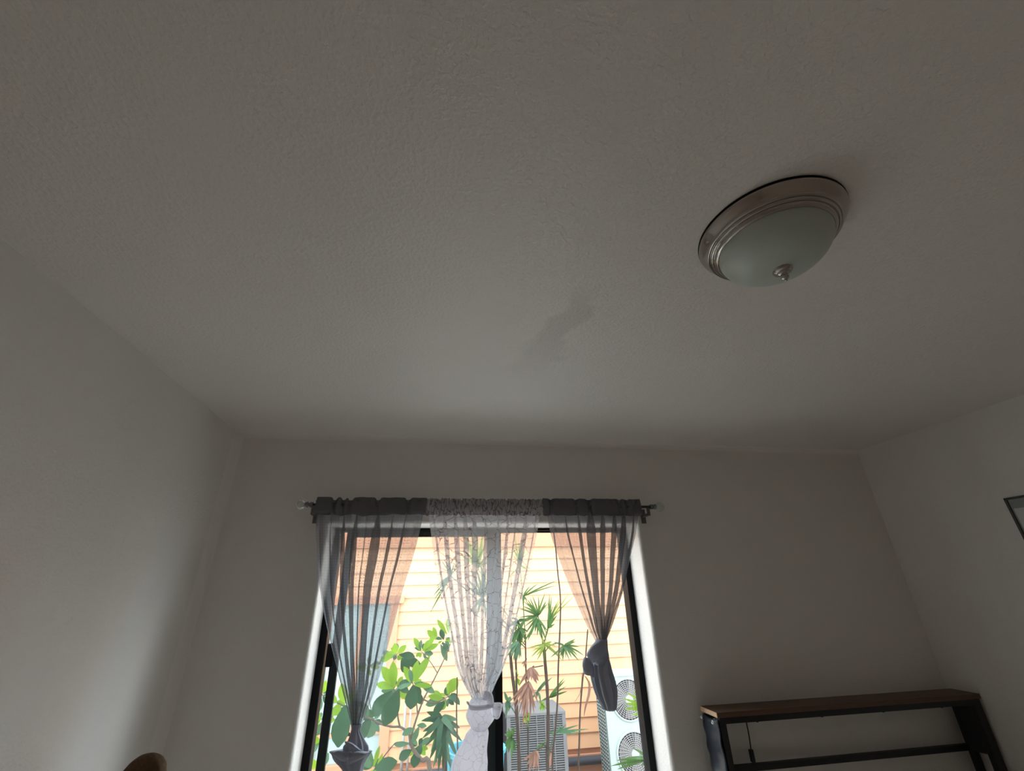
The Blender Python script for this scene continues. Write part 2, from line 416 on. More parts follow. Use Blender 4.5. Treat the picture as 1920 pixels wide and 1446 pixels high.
box('window_sill', (CX0 - .05, YH - .085, pz(-2.02)), (CX1 + .05, YH + .04, pz(-1.94)), M_HTRIM, win)
box('window_rail', (CX0 + .26, YH - .02, pz(-1.655)), (CX1 - .123, YH + .03, pz(-1.615)), M_HTRIM, win)
box('window_mullion', (-1.06, YH - .02, pz(-1.94)), (-1.01, YH + .03, pz(-.105)), M_HTRIM, win)
box('casing_board', (CX0 + .10, YH - .056, pz(-1.94)), (CX0 + .17, YH - .045, pz(-.105)), M_HTRIM, win)
for (x0, x1) in ((CX0 + .26, -1.06), (-1.01, CX1 - .123)):
    for (z0, z1) in ((-1.94, -1.655), (-1.615, -.105)):
        box('window_pane', (x0 + .002, YH + .004, pz(z0) + .002), (x1 - .002, YH + .012, pz(z1) - .002), M_HGLASS, win)
adopt(house)
tag(tube('conduit_pipe', [(-.318, YH - .06, G0), (-.318, YH - .06, pz(-1.36)), (-.318, YH + .0, pz(-1.33))], .017, M_PIPEW), 'white conduit pipe on the peach siding, the one nearer the big window', 'pipe')
tag(tube('conduit_pipe', [(-.243, YH - .06, G0), (-.243, YH - .06, pz(-1.36)), (-.243, YH + .0, pz(-1.33))], .013, M_PIPEW), 'thinner white conduit pipe on the peach siding, farther from the big window', 'pipe')
tag(tube('drain_pipe', [(HX0 + 3, YH - .16, pz(-2.075)), (HX1 - .3, YH - .16, pz(-2.075))], .05, M_PIPE), 'dark grey pipe running along the foot of the peach siding', 'pipe')

# ------------------------------------------------------------------ outdoor units
def white_unit():
    x0, x1, y0, y1, z0, z1 = 2.215, 3.17, 6.50, 6.84, pz(-2.17), pz(-.998)
    r = thing('outdoor_unit', ((x0 + x1) / 2, (y0 + y1) / 2, G0), 'tall white outdoor unit with two round fan guards one above the other', 'air conditioner')
    box('cabinet', (x0 + .012, y0 + .004, z0), (x1, y1, z1), M_ACW, r, .012)
    box('top_cover', (x0 - .004, y0 - .006, z1 - .03), (x1 + .006, y1 + .006, z1 + .004), M_ACW, r, .004)
    box('coil_recess', (x0 + .004, y0 + .03, z0 + .05), (x0 + .013, y1 - .02, z1 - .22), M_ACD, r)
    bars = []
    zz = z0 + .05
    while zz < z1 - .215:
        bars.append(((x0 + .000, y0 + .025, zz), (x0 + .0045, y1 - .015, zz + .008))); zz += .036
    for k in range(6):
        yy = y0 + .025 + k * (y1 - y0 - .05) / 5; bars.append(((x0 + .000, yy, z0 + .05), (x0 + .0045, yy + .008, z1 - .22)))
    boxes('side_grille', bars, M_ACW, r)
    for cz in (-1.282, -1.838):
        cx, zc, rad = 2.548, pz(cz), .228
        def disc(rr, y, seg=48): return [(cx + rr * math.cos(2*PI*k/seg), y, zc + rr * math.sin(2*PI*k/seg)) for k in range(seg)]
        rim = grid_obj('fan_guard', [c + c[:1] for c in (disc(rad + .012, y0 + .003), disc(rad + .008, y0 - .012), disc(rad - .006, y0 - .012), disc(rad - .010, y0 + .003))], M_ACW, r)
        v = disc(rad, y0 + .002); mesh_obj('fan_opening', v, [tuple(range(len(v)))], M_ACD, rim)
        V, F = [], []
        def addtube(p, rr, seg=4):
            a, b = tube_vf(p, rr, seg); k = len(V); V.extend(a); F.extend([tuple(i + k for i in q) for q in b])
        for k in range(9):
            rr = .055 + k * .0205; c = disc(rr, y0 - .010, 32); addtube(c + c[:1], .0032)
        for k in range(32):
            a = 2 * PI * k / 32
            addtube([(cx + .05 * math.cos(a), y0 - .012, zc + .05 * math.sin(a)), (cx + rad * math.cos(a + .25), y0 - .010, zc + rad * math.sin(a + .25))], .003)
        mesh_obj('wire_guard', V, F, M_ACGR, rim)
        # three-bladed fan at rest behind the guard
        bl = []; bf = []
        for q in range(3):
            for s in range(7):
                a = 2*PI*q/3 + s * .22
                bl += [(cx + .05*math.cos(a), y0 - .004, zc + .05*math.sin(a)), (cx + .2*math.cos(a + .15), y0 - .004 + .0006*s, zc + .2*math.sin(a + .15))]
            for s in range(6):
                k = q*14 + s*2; bf.append((k, k+1, k+3, k+2))
        mesh_obj('fan_blades', bl, bf, plain('fan_blade', (0.126, 0.121, 0.121), .5, spec=.1), rim)
        c = disc(.05, y0 - .016, 24); v = c + [(cx, y0 - .022, zc)]
        mesh_obj('hub_badge', v, [(k, (k + 1) % 24, 24) for k in range(24)], M_ACW, rim, True)
    for fx in (x0 + .1, x1 - .2): box('foot', (fx, y0 + .02, G0), (fx + .1, y1 - .02, z0 + .003), M_ACG, r)
    adopt(r)
white_unit()
def grey_unit():
    x0, x1, y0, y1, z0, z1 = .95, 1.692, 6.50, 7.15, G0, pz(-1.355)
    r = thing('condenser_unit', ((x0 + x1) / 2, (y0 + y1) / 2, G0), 'low grey louvred condenser unit standing behind the palm canes', 'air conditioner')
    box('cabinet', (x0 + .02, y0 + .02, z0), (x1 - .02, y1 - .02, z1 - .01), M_ACD, r)
    box('top_cover', (x0 - .003, y0 - .004, z1 - .035), (x1 + .003, y1 + .004, z1), M_ACG, r, .008)
    for (px, py) in ((x0, y0), (x1 - .045, y0), (x0, y1 - .045), (x1 - .045, y1 - .045)):
        box('corner_post', (px, py, z0), (px + .045, py + .045, z1 - .03), M_ACG, r)
    front, side = [], []
    zz = z0 + .05
    while zz < z1 - .05:
        front.append(((x0 + .04, y0 + .004, zz), (x1 - .04, y0 + .018, zz + .012))); side.append(((x1 - .018, y0 + .04, zz), (x1 - .004, y1 - .04, zz + .012))); zz += .0225
    boxes('louvre_panel', front, M_ACG, r); boxes('louvre_panel', side, M_ACG, r)
    for k in range(1, 6):
        xx = x0 + .045 + k * (x1 - x0 - .09) / 6; box('grille_rib', (xx - .006, y0 - .001, z0 + .03), (xx + .006, y0 + .01, z1 - .03), M_ACG, r)
    adopt(r)
grey_unit()

# ------------------------------------------------------------------ plants
def leaf_vf(base, tip, width, nrm, bend=.12, fold=.18, shape='obovate', n=6):
    """A leaf blade from base to tip; nrm is the rough side it shows."""
    base, tip = Vector(base), Vector(tip); ax = tip - base; L = ax.length; ax.normalize()
    sd = ax.cross(Vector(nrm)).normalized(); up = sd.cross(ax)
    V, F = [], []
    for i in range(n + 1):
        t = i / n
        if shape == 'obovate': w = math.sin(PI * min(1, t ** 1.25 * .97 + .015)) ** .75
        else: w = min(1, t * 5 + .35) * (1 - t ** 3 * .92)
        w *= width / 2
        c = base + ax * (L * t) + up * (L * bend * (math.sin(PI * t)))
        V += [c - sd * w + up * (w * fold), c, c + sd * w + up * (w * fold)]
    for i in range(n):
        k = i * 3; F += [(k, k+1, k+4, k+3), (k+1, k+2, k+5, k+4)]
    return V, F

def shrub():
    Y = 4.95
    r = thing('broadleaf_shrub', (at_y(812, 1446, Y).x, Y, G0), 'leafy shrub with large oval green leaves growing behind the sliding window sash', 'shrub')
    def P(x, y, d=0): return at_y(x, y, Y + d)
    def branch(pts, r0, r1, d=0.0, name='branch'):
        q = spline([tuple(P(x, y, d)) for x, y in pts], 14)
        return tube(name, q, [r0 + (r1 - r0) * i / 14 for i in range(15)], M_STEMG, r, 6)
    root = Vector((at_y(812, 1446, Y).x, Y, G0))
    q = [tuple(root)] + [tuple(P(x, y)) for x, y in ((806, 1446), (790, 1425), (773, 1402), (768, 1378))]
    tube('trunk', spline(q, 16), [.024 - .012 * i / 16 for i in range(17)], M_STEMG, r, 7)
    branch([(768, 1378), (752, 1364), (735, 1363), (715, 1358), (700, 1350)], .011, .007)
    branch([(750, 1364), (746, 1345), (745, 1325), (738, 1300), (740, 1285)], .009, .005)
    branch([(770, 1385), (780, 1350), (794, 1312), (812, 1278), (838, 1225), (850, 1190)], .011, .004)
    branch([(783, 1340), (780, 1310), (775, 1285), (770, 1275)], .007, .004)
    branch([(700, 1446), (715, 1425), (735, 1400), (745, 1392), (765, 1393)], .006, .004, .2)
    branch([(700, 1350), (672, 1340), (640, 1322), (615, 1310), (600, 1300)], .009, .004)
    branch([(672, 1340), (665, 1310), (655, 1290)], .006, .003)
    branch([(794, 1312), (812, 1318), (830, 1312), (842, 1305)], .007, .003)
    branch([(820, 1262), (806, 1240), (790, 1222)], .005, .003)
    branch([(740, 1290), (735, 1262), (738, 1240), (745, 1226)], .006, .003)
    leaves = []
    # (base px, tip px, width in px, tone, depth offset): the leaves one can tell apart
    big = [
     ((738,1290),(737,1240),19,'b',-.10),((742,1288),(716,1250),20,'b',-.05),((738,1291),(706,1283),15,'b',-.1),
     ((772,1280),(784,1238),15,'b',-.05),((776,1282),(806,1230),18,'b',.0),((770,1280),(757,1250),15,'b',.05),((772,1282),(768,1255),10,'p',-.15),
     ((748,1292),(720,1362),34,'d',-.25),((775,1285),(770,1330),28,'d',-.2),((735,1296),(698,1344),30,'d',-.1),((770,1296),(793,1320),18,'d',0),
     ((790,1286),(815,1300),14,'p',-.05),((776,1285),(810,1287),11,'b',-.1),((740,1294),(770,1282),9,'p',-.2),
     ((738,1228),(712,1240),15,'b',.05),((742,1226),(740,1206),14,'b',.05),((748,1228),(778,1232),16,'d',.1),((745,1226),(762,1210),13,'b',.1),
     ((750,1232),(790,1248),20,'d',.25),((735,1232),(718,1222),12,'p',.1),((752,1238),(765,1262),22,'d',.3),
     ((792,1222),(806,1200),12,'b',.1),((790,1222),(776,1196),12,'b',.1),((795,1222),(822,1208),13,'b',.1),((796,1226),(812,1226),12,'p',.1),((788,1220),(790,1200),9,'p',.1),((800,1216),(815,1192),11,'b',.05),
     ((818,1200),(801,1182),14,'b',.15),((820,1196),(812,1176),10,'b',.15),((830,1205),(842,1222),12,'d',.1),((832,1200),(826,1180),12,'d',.1),((826,1208),(838,1240),13,'p',.1),((838,1190),(820,1162),11,'b',.15),((842,1188),(838,1160),12,'b',.15),
     ((838,1302),(858,1272),24,'b',.1),((843,1306),(838,1282),9,'b',.1),((832,1312),(803,1305),13,'b',.05),((830,1308),(812,1296),10,'b',.1),((830,1312),(798,1322),16,'p',.05),((836,1314),(812,1338),16,'d',.0),((834,1312),(830,1332),13,'b',0),((838,1306),(858,1314),10,'p',.1),((846,1300),(862,1322),12,'d',.1),
     ((778,1366),(754,1378),13,'p',-.1),((786,1362),(772,1394),12,'p',.0),((782,1360),(800,1362),10,'p',.05),
     ((768,1395),(739,1397),10,'p',-.05),((772,1406),(748,1424),18,'d',.0),((782,1408),(776,1440),20,'d',.0),((790,1396),(780,1422),17,'d',.15),
     ((702,1442),(745,1428),26,'d',.1),((700,1440),(712,1398),9,'b',.15),((706,1442),(718,1412),7,'b',.2),((696,1440),(680,1420),14,'p',.1),((700,1438),(690,1405),10,'p',.2),
     ((696,1350),(672,1388),22,'d',-.1),((690,1346),(680,1318),16,'p',.0),((700,1350),(690,1384),24,'p',.1),
     ((648,1322),(634,1402),36,'d',-.15),((655,1326),(668,1362),22,'p',.0),((640,1322),(622,1342),18,'b',.0),((652,1320),(668,1295),18,'b',.0),((645,1318),(640,1282),20,'b',.05),((655,1322),(680,1322),16,'p',.05),
     ((604,1302),(590,1286),16,'b',.0),((604,1304),(584,1306),15,'b',.0),((606,1300),(612,1276),16,'b',.05),((602,1308),(596,1336),15,'p',.05),((610,1304),(632,1318),17,'b',.0),
     ((602,1350),(584,1338),15,'b',.1),((600,1352),(582,1362),16,'b',.1),((604,1354),(592,1380),16,'p',.1),((600,1392),(580,1384),15,'b',.1),((598,1394),(578,1410),18,'p',.1),((606,1352),(628,1350),14,'b',.15),((596,1440),(578,1428),16,'b',.15),((600,1438),(616,1412),18,'p',.2),
    ]
    rng = random.Random(3)
    tones = {'b': M_LEAF, 'd': M_LEAFD, 'p': M_LEAFP}
    branch([(640, 1322), (622, 1345), (604, 1352), (600, 1392), (597, 1440)], .006, .003, .1)
    def add(b, t, w, tone, d):
        v0, v1 = P(*b, d), P(*t, d + rng.uniform(-.08, .05))
        wm = w * Y / 1000 * .86
        nrm = Vector((rng.uniform(-.3, .3), -1, rng.uniform(.1, .5)))
        V, F = leaf_vf(v0, v1, wm, nrm, rng.uniform(.02, .10), rng.uniform(.05, .25))
        mesh_obj('leaf', V, F, tones[tone], r, True)
    for args in big: add(*args)
    # the smaller leaves that crowd each twig end
    for (cx, cyy, n, sp, d) in ((742, 1290, 9, 34, .22), (774, 1282, 8, 30, .2), (745, 1226, 10, 24, .2), (792, 1222, 8, 18, .2), (832, 1200, 8, 18, .25), (838, 1308, 9, 22, .2),
                                (650, 1322, 9, 34, .2), (604, 1303, 7, 24, .2), (600, 1352, 6, 24, .25), (698, 1350, 8, 30, .25), (700, 1440, 7, 30, .3), (784, 1400, 8, 30, .25), (690, 1250, 7, 26, .3)):
        for k in range(n):
            a = 2 * PI * (k + rng.random() * .7) / n; L = sp * rng.uniform(.55, 1.0)
            add((cx + 3 * math.cos(a), cyy + 3 * math.sin(a)), (cx + L * math.cos(a), cyy + L * .9 * math.sin(a)), L * rng.uniform(.38, .55), rng.choice('bbdpd'), d + rng.uniform(-.05, .1))
    branch([(700, 1350), (692, 1310), (690, 1265), (690, 1250)], .005, .003, .25)
    adopt(r)
shrub()

def palm():
    Y = 5.35
    r = thing('lady_palm', (at_y(1027, 1446, Y).x, Y, G0), 'clumping fan palm with thin brown canes between the curtains', 'palm')
    rng = random.Random(11)
    def P(x, y, d=0): return at_y(x, y, Y + d)
    def cane(pts, w, d=0.0):
        q = [tuple(P(x, y, d)) for x, y in pts]; b = q[-1]; q.append((b[0], b[1], G0)); n = 20
        rad = w * Y / 1000 / 2
        tube('cane', spline(q, n), [rad * (1 + .08 * math.sin(i * 2.6)) for i in range(n + 1)], M_STEM, r, 7)
    cane([(1019, 1200), (1022, 1240), (1026, 1290), (1028, 1350), (1027, 1446)], 6.6)
    cane([(957, 1225), (960, 1260), (966, 1310), (971, 1370), (974, 1446)], 6.4, .1)
    cane([(985, 1190), (986, 1240), (987, 1300), (990, 1370), (991, 1446)], 3.2, .15)
    cane([(962, 1180), (963, 1210), (968, 1260)], 4, .2)
    def frond(c, tips, mat=M_PALM, w=5.2, d=0.0, stem=None, dead=False, droop=.06):
        cp = P(*c, d)
        pts = [tuple(P(*s, d * .5)) for s in stem] + [tuple(cp)] if stem else [tuple(cp + Vector((0, .02, -.05))), tuple(cp)]
        f = tube('dead_frond' if dead else 'frond', spline(pts, 8) if len(pts) > 2 else pts, .0055, M_STEM if dead else mat, r, 5)
        if not dead:          # fuller fans: a leaflet between each two neighbours
            ang = sorted((math.atan2(t[1] - c[1], t[0] - c[0]), t) for t in tips); tips = list(tips)
            for (a0, t0), (a1, t1) in zip(ang[:-1], ang[1:]):
                if .18 < a1 - a0 < 1.2:
                    Lm = (math.hypot(t0[0] - c[0], t0[1] - c[1]) + math.hypot(t1[0] - c[0], t1[1] - c[1])) / 2 * rng.uniform(.75, .98); am = (a0 + a1) / 2
                    tips.append((c[0] + Lm * math.cos(am), c[1] + Lm * math.sin(am)))
        for t in tips:
            tp = P(t[0], t[1], d + rng.uniform(-.18, .08)); L = (tp - cp).length
            wm = w * Y / 1000 * rng.uniform(.62, .95)
            V, F = leaf_vf(cp, tp, wm, Vector((rng.uniform(-.5, .5), -1, .4)), droop if tp.z > cp.z - .08 else .02 + droop * rng.uniform(.4, 1.4), .3, 'strap', 6)
            mesh_obj('leaflet', V, F, mat, f, True)
    def k2(l): return [(930 + x / 7.23, 1040 + y / 7.23) for x, y in l]
    def k3(l): return [(930 + x / 7.02, 1240 + y / 7.02) for x, y in l]
    frond(k2([(570, 830)])[0], k2([(490, 555), (670, 515), (700, 665), (320, 735), (290, 860), (410, 590), (350, 615), (340, 930), (390, 1080)]), stem=[(1019, 1205), (1014, 1180)])
    frond(k2([(560, 870)])[0], k2([(340, 1240), (480, 1090), (560, 1100), (700, 1040), (690, 1190), (430, 1170)]), M_PALM, 6.2, -.12, stem=[(1019, 1205), (1012, 1180)])
    frond(k2([(700, 1000)])[0], k2([(725, 530), (750, 560), (820, 660), (830, 820), (770, 990), (700, 620)]), M_PALM, 5.5, .1, stem=[(1020, 1210), (1024, 1190)])
    frond(k2([(720, 900)])[0], k2([(990, 525), (1040, 580), (860, 600)]), M_PALMY, 4.2, .15, stem=[(1020, 1205), (1028, 1180)])
    frond(k2([(925, 1235)])[0], k2([(1075, 1145), (1080, 1180), (1000, 1446), (905, 1440), (1120, 1440), (735, 1400), (780, 1190), (860, 1380), (1200, 1380)]), M_PALM, 5.4, -.05, stem=[(1021, 1225), (1030, 1212), (1046, 1206)])
    frond(k2([(660, 1220)])[0], k2([(470, 1400), (550, 1440), (890, 1400), (900, 1440), (430, 1270), (760, 1180), (600, 1090), (510, 1250)]), M_PALMY, 5.0, -.1, stem=[(1020, 1240)])
    frond(k2([(375, 565)])[0], k2([(850, 342), (840, 415), (465, 425), (350, 620), (290, 500), (420, 640)]), M_PALM, 4.4, .2, stem=[(985, 1195), (982, 1150)])
    frond(k2([(320, 1000)])[0], k2([(165, 1260), (190, 1120), (255, 930), (245, 1446), (330, 1280), (390, 1160), (440, 1050), (380, 900), (270, 1330)]), M_PALM, 7.5, .1, stem=[(960, 1230), (970, 1200)])
    frond(k2([(300, 900)])[0], k2([(150, 1000), (200, 860), (420, 880), (330, 1100)]), M_LEAFD, 8, .3, stem=[(962, 1200)])
    frond(k2([(300, 1180)])[0], k2([(230, 1440), (280, 1446), (150, 1380), (100, 1300), (340, 1400)]), M_LEAFP, 7, -.05, stem=[(962, 1225)])
    # fronds rising behind the white curtain
    frond((895, 1065), [(880, 985), (893, 975), (908, 990), (915, 1010), (870, 1010), (905, 1000), (862, 1040), (925, 1050)], M_PALMY, 8, .25, stem=[(985, 1200), (935, 1130)])
    frond((905, 1120), [(880, 1060), (900, 1050), (920, 1070), (875, 1100), (935, 1100), (880, 1150), (910, 1165)], M_PALM, 8, .3, stem=[(985, 1210), (940, 1160)])
    frond((975, 1060), [(965, 1000), (978, 1012), (985, 1030), (960, 1040), (952, 1085), (990, 1070)], M_PALMY, 5, .4, stem=[(985, 1195), (980, 1120)])
    frond((845, 1080), [(826, 1050), (840, 1040), (818, 1100), (812, 1118), (806, 1150), (862, 1060)], M_PALM, 5, .35, stem=[(985, 1215), (900, 1130)])
    # lower fronds
    frond(k3([(800, 940)])[0], k3([(1220, 895), (1090, 840), (950, 900), (700, 990), (690, 930), (860, 820), (1060, 960)]), M_LEAFP, 4.2, -.2, stem=k3([(690, 1300), (740, 1060)]))
    frond(k3([(700, 480)])[0], k3([(895, 225), (910, 255), (940, 395), (600, 520), (830, 440)]), M_PALM, 4.6, .1, stem=k3([(690, 700)]))
    frond(k3([(545, 400)])[0], k3([(650, 250), (740, 210), (620, 330), (470, 500), (590, 520)]), M_LEAFP, 5, .2, stem=k3([(620, 620)]))
    frond(k3([(600, 560)])[0], k3([(560, 640), (640, 540), (620, 680), (560, 530), (650, 620)]), M_LEAF, 6, .1, stem=k3([(680, 640)]))
    frond(k3([(270, 230)])[0], k3([(250, 100), (330, 270), (300, 160), (310, 330), (230, 330)]), M_LEAF, 5, .3, stem=k3([(250, 380)]))
    frond(k3([(150, 520)])[0], k3([(110, 400), (130, 640), (190, 620), (200, 480), (120, 760)]), M_LEAFP, 10, .2, stem=k3([(260, 700)]))
    frond(k3([(200, 1000)])[0], k3([(110, 960), (130, 1180), (200, 1300), (260, 1170), (160, 880), (240, 860), (120, 1080)]), M_PALM, 8, .1, stem=k3([(290, 1100)]))
    frond(k3([(400, 740)])[0], k3([(370, 800), (430, 790), (360, 680), (440, 680)]), M_LEAF, 7, .15, stem=k3([(420, 860)]))
    frond(k3([(620, 1080)])[0], k3([(520, 1170), (560, 1150), (640, 1020), (590, 1180)]), M_PALM, 5, .0, stem=k3([(680, 1180)]))
    # dead fronds hanging from the crown
    frond(k3([(430, 270)])[0], k3([(180, 540), (205, 600), (250, 640), (290, 720), (330, 720), (370, 640), (410, 590), (520, 620), (555, 560), (500, 700), (390, 860), (340, 930), (450, 760), (230, 480), (540, 480), (480, 570), (300, 560), (440, 820)]), M_DEAD, 6.0, -.3, stem=k3([(500, 60), (440, 120), (400, 190)]), dead=True, droop=.05)
    frond(k3([(450, 90)])[0], k3([(330, 280), (380, 260), (420, 270), (470, 260), (540, 300), (570, 200), (300, 330), (510, 270), (560, 260)]), M_DEAD, 8.5, -.2, stem=k3([(620, 60)]), dead=True, droop=.06)
    frond(k3([(530, 1180)])[0], k3([(420, 1446), (450, 1446), (490, 1446), (530, 1446), (570, 1446), (340, 1320), (400, 1380), (580, 1300)]), M_DEAD, 6.0, -.25, stem=k3([(640, 1100)]), dead=True)
    frond(k3([(725, 1210)])[0], k3([(705, 1400), (735, 1420), (755, 1380), (700, 1320)]), M_DEAD, 6.0, -.25, stem=k3([(700, 1150)]), dead=True)
    frond(k3([(380, 0)])[0], k3([(340, 40), (380, 90), (410, 60), (355, 80)]), M_DEAD, 4, .0, stem=[(988, 1235)], dead=True)
    adopt(r)
palm()

def drooping_palm():
    Y = 5.6
    r = thing('young_palm', (at_y(838, 1446, Y).x, Y, G0), 'dark green drooping palm beside the trunk of the broadleaf shrub', 'palm')
    rng = random.Random(5)
    def P(x, y, d=0): return at_y(x, y, Y + d)
    b = P(838, 1446)
    tube('stem', [(b.x, b.y, G0), tuple(P(836, 1400)), tuple(P(834, 1345))], .018, M_STEM, r, 7)
    for c, tips in (((832, 1352), [(793, 1372), (797, 1400), (805, 1425), (812, 1440), (800, 1350), (822, 1446), (830, 1446), (845, 1440), (858, 1420), (866, 1390), (862, 1365)]),
                    ((828, 1345), [(790, 1352), (792, 1385), (808, 1410), (818, 1430), (838, 1435), (850, 1410), (856, 1380), (858, 1350), (800, 1335)])):
        f = tube('frond', [tuple(P(834, 1360)), tuple(P(*c))], .008, M_PALM, r, 5)
        for t in tips:
            V, F = leaf_vf(P(*c), P(t[0], t[1], rng.uniform(-.25, .1)), .058, Vector((rng.uniform(-.4, .4), -1, .3)), .10, .25, 'strap', 6)
            mesh_obj('leaflet', V, F, rng.choice((M_LEAFD, M_LEAFD, M_PALM, M_LEAFP)), f, True)
    adopt(r)
drooping_palm()

def frond_by_jamb():
    Y = 4.35
    rng = random.Random(9)
    r = thing('fan_palm', (at_y(1262, 1446, Y).x, Y, G0), 'fan palm beside the fixed window pane with bright fronds before the white unit', 'palm')
    def P(x, y, d=0): return at_y(x, y, Y + d)
    b = P(1262, 1446)
    tube('cane', [(b.x, b.y, G0), tuple(P(1252, 1390)), tuple(P(1236, 1250)), tuple(P(1222, 1150))], .015, M_STEM, r, 7)
    def k4(l): return [(880 + x / 4.82, 1146 + y / 4.82) for x, y in l]
    for c, tips, mat, w in ((k4([(1640, 900)])[0], k4([(1395, 790), (1420, 740), (1480, 725), (1540, 735), (1400, 880), (1470, 945), (1410, 830), (1590, 760), (1520, 930)]), M_LEAF, .036),
                            (k4([(1610, 1330)])[0], k4([(1470, 1235), (1280, 1400), (1330, 1350), (1400, 1330), (1340, 1430), (1560, 1400), (1600, 1440)]), M_PALM, .024),
                            (k4([(1475, -10)])[0], k4([(1425, 95), (1445, 100), (1465, 98), (1480, 90), (1420, 60)]), M_PALM, .032)):
        f = tube('frond', [tuple(P(1246, 1380 if c[1] > 1200 else 1160)), tuple(P(c[0] + 10, c[1])), tuple(P(*c))], .005, mat, r, 5)
        for t in tips:
            V, F = leaf_vf(P(*c), P(t[0], t[1], rng.uniform(-.15, .05)), w, Vector((rng.uniform(-.4, .4), -1, .4)), .07, .25, 'strap', 6)
            mesh_obj('leaflet', V, F, mat, f, True)
    adopt(r)
frond_by_jamb()

def bare_stem(pts, w, Y, label, extra=None):
    q = [tuple(at_y(x, y, Y)) for x, y in pts]; b = q[-1]; q.append((b[0], b[1], G0))
    rad = w * Y / 1000 / 2; n = 28
    root = thing('bare_stem', (b[0], b[1], G0), label, 'stem')
    tube('stem', spline(q, n), [rad * (.8 + .012 * i + .18 * max(0, math.sin(i * 1.9)) ** 4) for i in range(n + 1)], M_STEM, root, 6)
    rng = random.Random(2)
    for e in (extra or []):
        qq = spline([tuple(at_y(x, y, Y - .02 * i)) for i, (x, y) in enumerate(e[0])], 10)
        V, F = [], []
        for i, p in enumerate(qq):
            ww = e[1] * Y / 2000 * math.sin(PI * min(.97, .12 + i / 10 * .85))
            V += [(p[0] - ww, p[1], p[2]), (p[0], p[1] - .012, p[2]), (p[0] + ww, p[1], p[2])]
        for i in range(10): k = i * 3; F += [(k, k+1, k+4, k+3), (k+1, k+2, k+5, k+4)]
        mesh_obj('withered_leaf', V, F, M_DEAD, root, True)
    adopt(root)
bare_stem([(1036, 985), (1041, 1020), (1046, 1075), (1050, 1110), (1051, 1145), (1049, 1200), (1047, 1245), (1045, 1320), (1040, 1380), (1036, 1446)], 3.4, 4.75, 'tall thin bare stem rising past the palm crown')
bare_stem([(1102, 1180), (1099, 1220), (1096, 1255), (1093, 1270), (1088, 1330), (1086, 1400), (1085, 1446)], 3.2, 5.9, 'thin bare stem with withered strap leaves beside the knotted grey curtain',
          [([(1097, 1268), (1105, 1282), (1104, 1303), (1098, 1325), (1095, 1343)], 5.5), ([(1091, 1262), (1090, 1285), (1086, 1303), (1077, 1316)], 1.2), ([(1092, 1260), (1075, 1250), (1050, 1250), (1030, 1256)], .8)])
bare_stem([(857, 1270), (857, 1300), (856, 1340), (858, 1446)], 3.0, 4.6, 'thin bare stem standing in front of the broadleaf shrub beside the white curtain')

def tub():
    Y = 5.75
    cx = at_y(892, 1410, Y).x; zt = at_y(892, 1402, Y).z
    r = thing('plastic_tub', (cx, Y, G0), 'light blue plastic tub on the soil behind the white curtain', 'tub')
    lathe('body', [(.02, G0), (.24, G0), (.30, zt - .03), (.28, zt - .03), (.22, G0 + .03), (.02, G0 + .03)], M_CYAN, r, 32, (cx, Y, 0))
    lathe('rim', [(.30, zt - .035), (.32, zt - .03), (.32, zt), (.285, zt), (.28, zt - .03)], M_CYAN, r, 32, (cx, Y, 0))
    adopt(r)
tub()

# ------------------------------------------------------------------ curtains
YR = 2.905
ZR = CAMZ + .519
def rod():
    r = thing('curtain_rod', (.34, YR, ZR), 'thin grey curtain rod with glass ball finials above the window', 'curtain rod')
    x0, x1 = at_y(583, 949, YR).x, at_y(1222, 949, YR).x
    tube('pole', [(x0, YR, ZR), (x1, YR, ZR)], .009, M_STEEL, r, 12)
    mg, nt, out = nodemat('finial_glass')
    g = N(nt, 'ShaderNodeBsdfPrincipled'); g.inputs['Base Color'].default_value = (.75, .78, .78, 1); g.inputs['Roughness'].default_value = .08; g.inputs['Transmission Weight'].default_value = .75
    nt.links.new(g.outputs[0], out.inputs[0])
    for s, x in ((-1, x0), (1, x1)):
        def lat(name, prof, mat, par):
            rows = []
            for rr, d in prof: rows.append([(x + s * d, YR + rr * math.cos(2*PI*k/24), ZR + rr * math.sin(2*PI*k/24)) for k in range(25)])
            return grid_obj(name, rows, mat, par)
        f = lat('finial_collar', [(.009, -.012), (.016, -.012), (.017, .004), (.011, .008), (.010, .014), (.018, .018), (.018, .026), (.008, .030)], M_STEEL, r)
        rad = .031
        lat('glass_ball', [(rad * math.sin(a) + .0005, .028 + rad - rad * math.cos(a)) for a in [PI * k / 14 for k in range(15)]], mg, f)
    for px in (589, 1213):
        bx = at_y(px, 949, YR).x
        br = boxes('bracket', [((bx - .010, YR - .012, ZR - .060), (bx + .010, YW, ZR - .045)), ((bx - .010, YR - .014, ZR - .060), (bx + .010, YR - .004, ZR - .008)), ((bx - .016, YW - .006, ZR - .10), (bx + .016, YW + .001, ZR - .005))], M_STEEL, r)
        tube('screw', [(bx, YR - .022, ZR - .03), (bx, YR - .013, ZR - .03)], .005, M_STEEL, br, 8)
    adopt(r)
    return x0, x1
rod()

def nz(*a): return noise.noise(Vector(a))
def smooth(t): t = max(0, min(1, t)); return t * t * (3 - 2 * t)

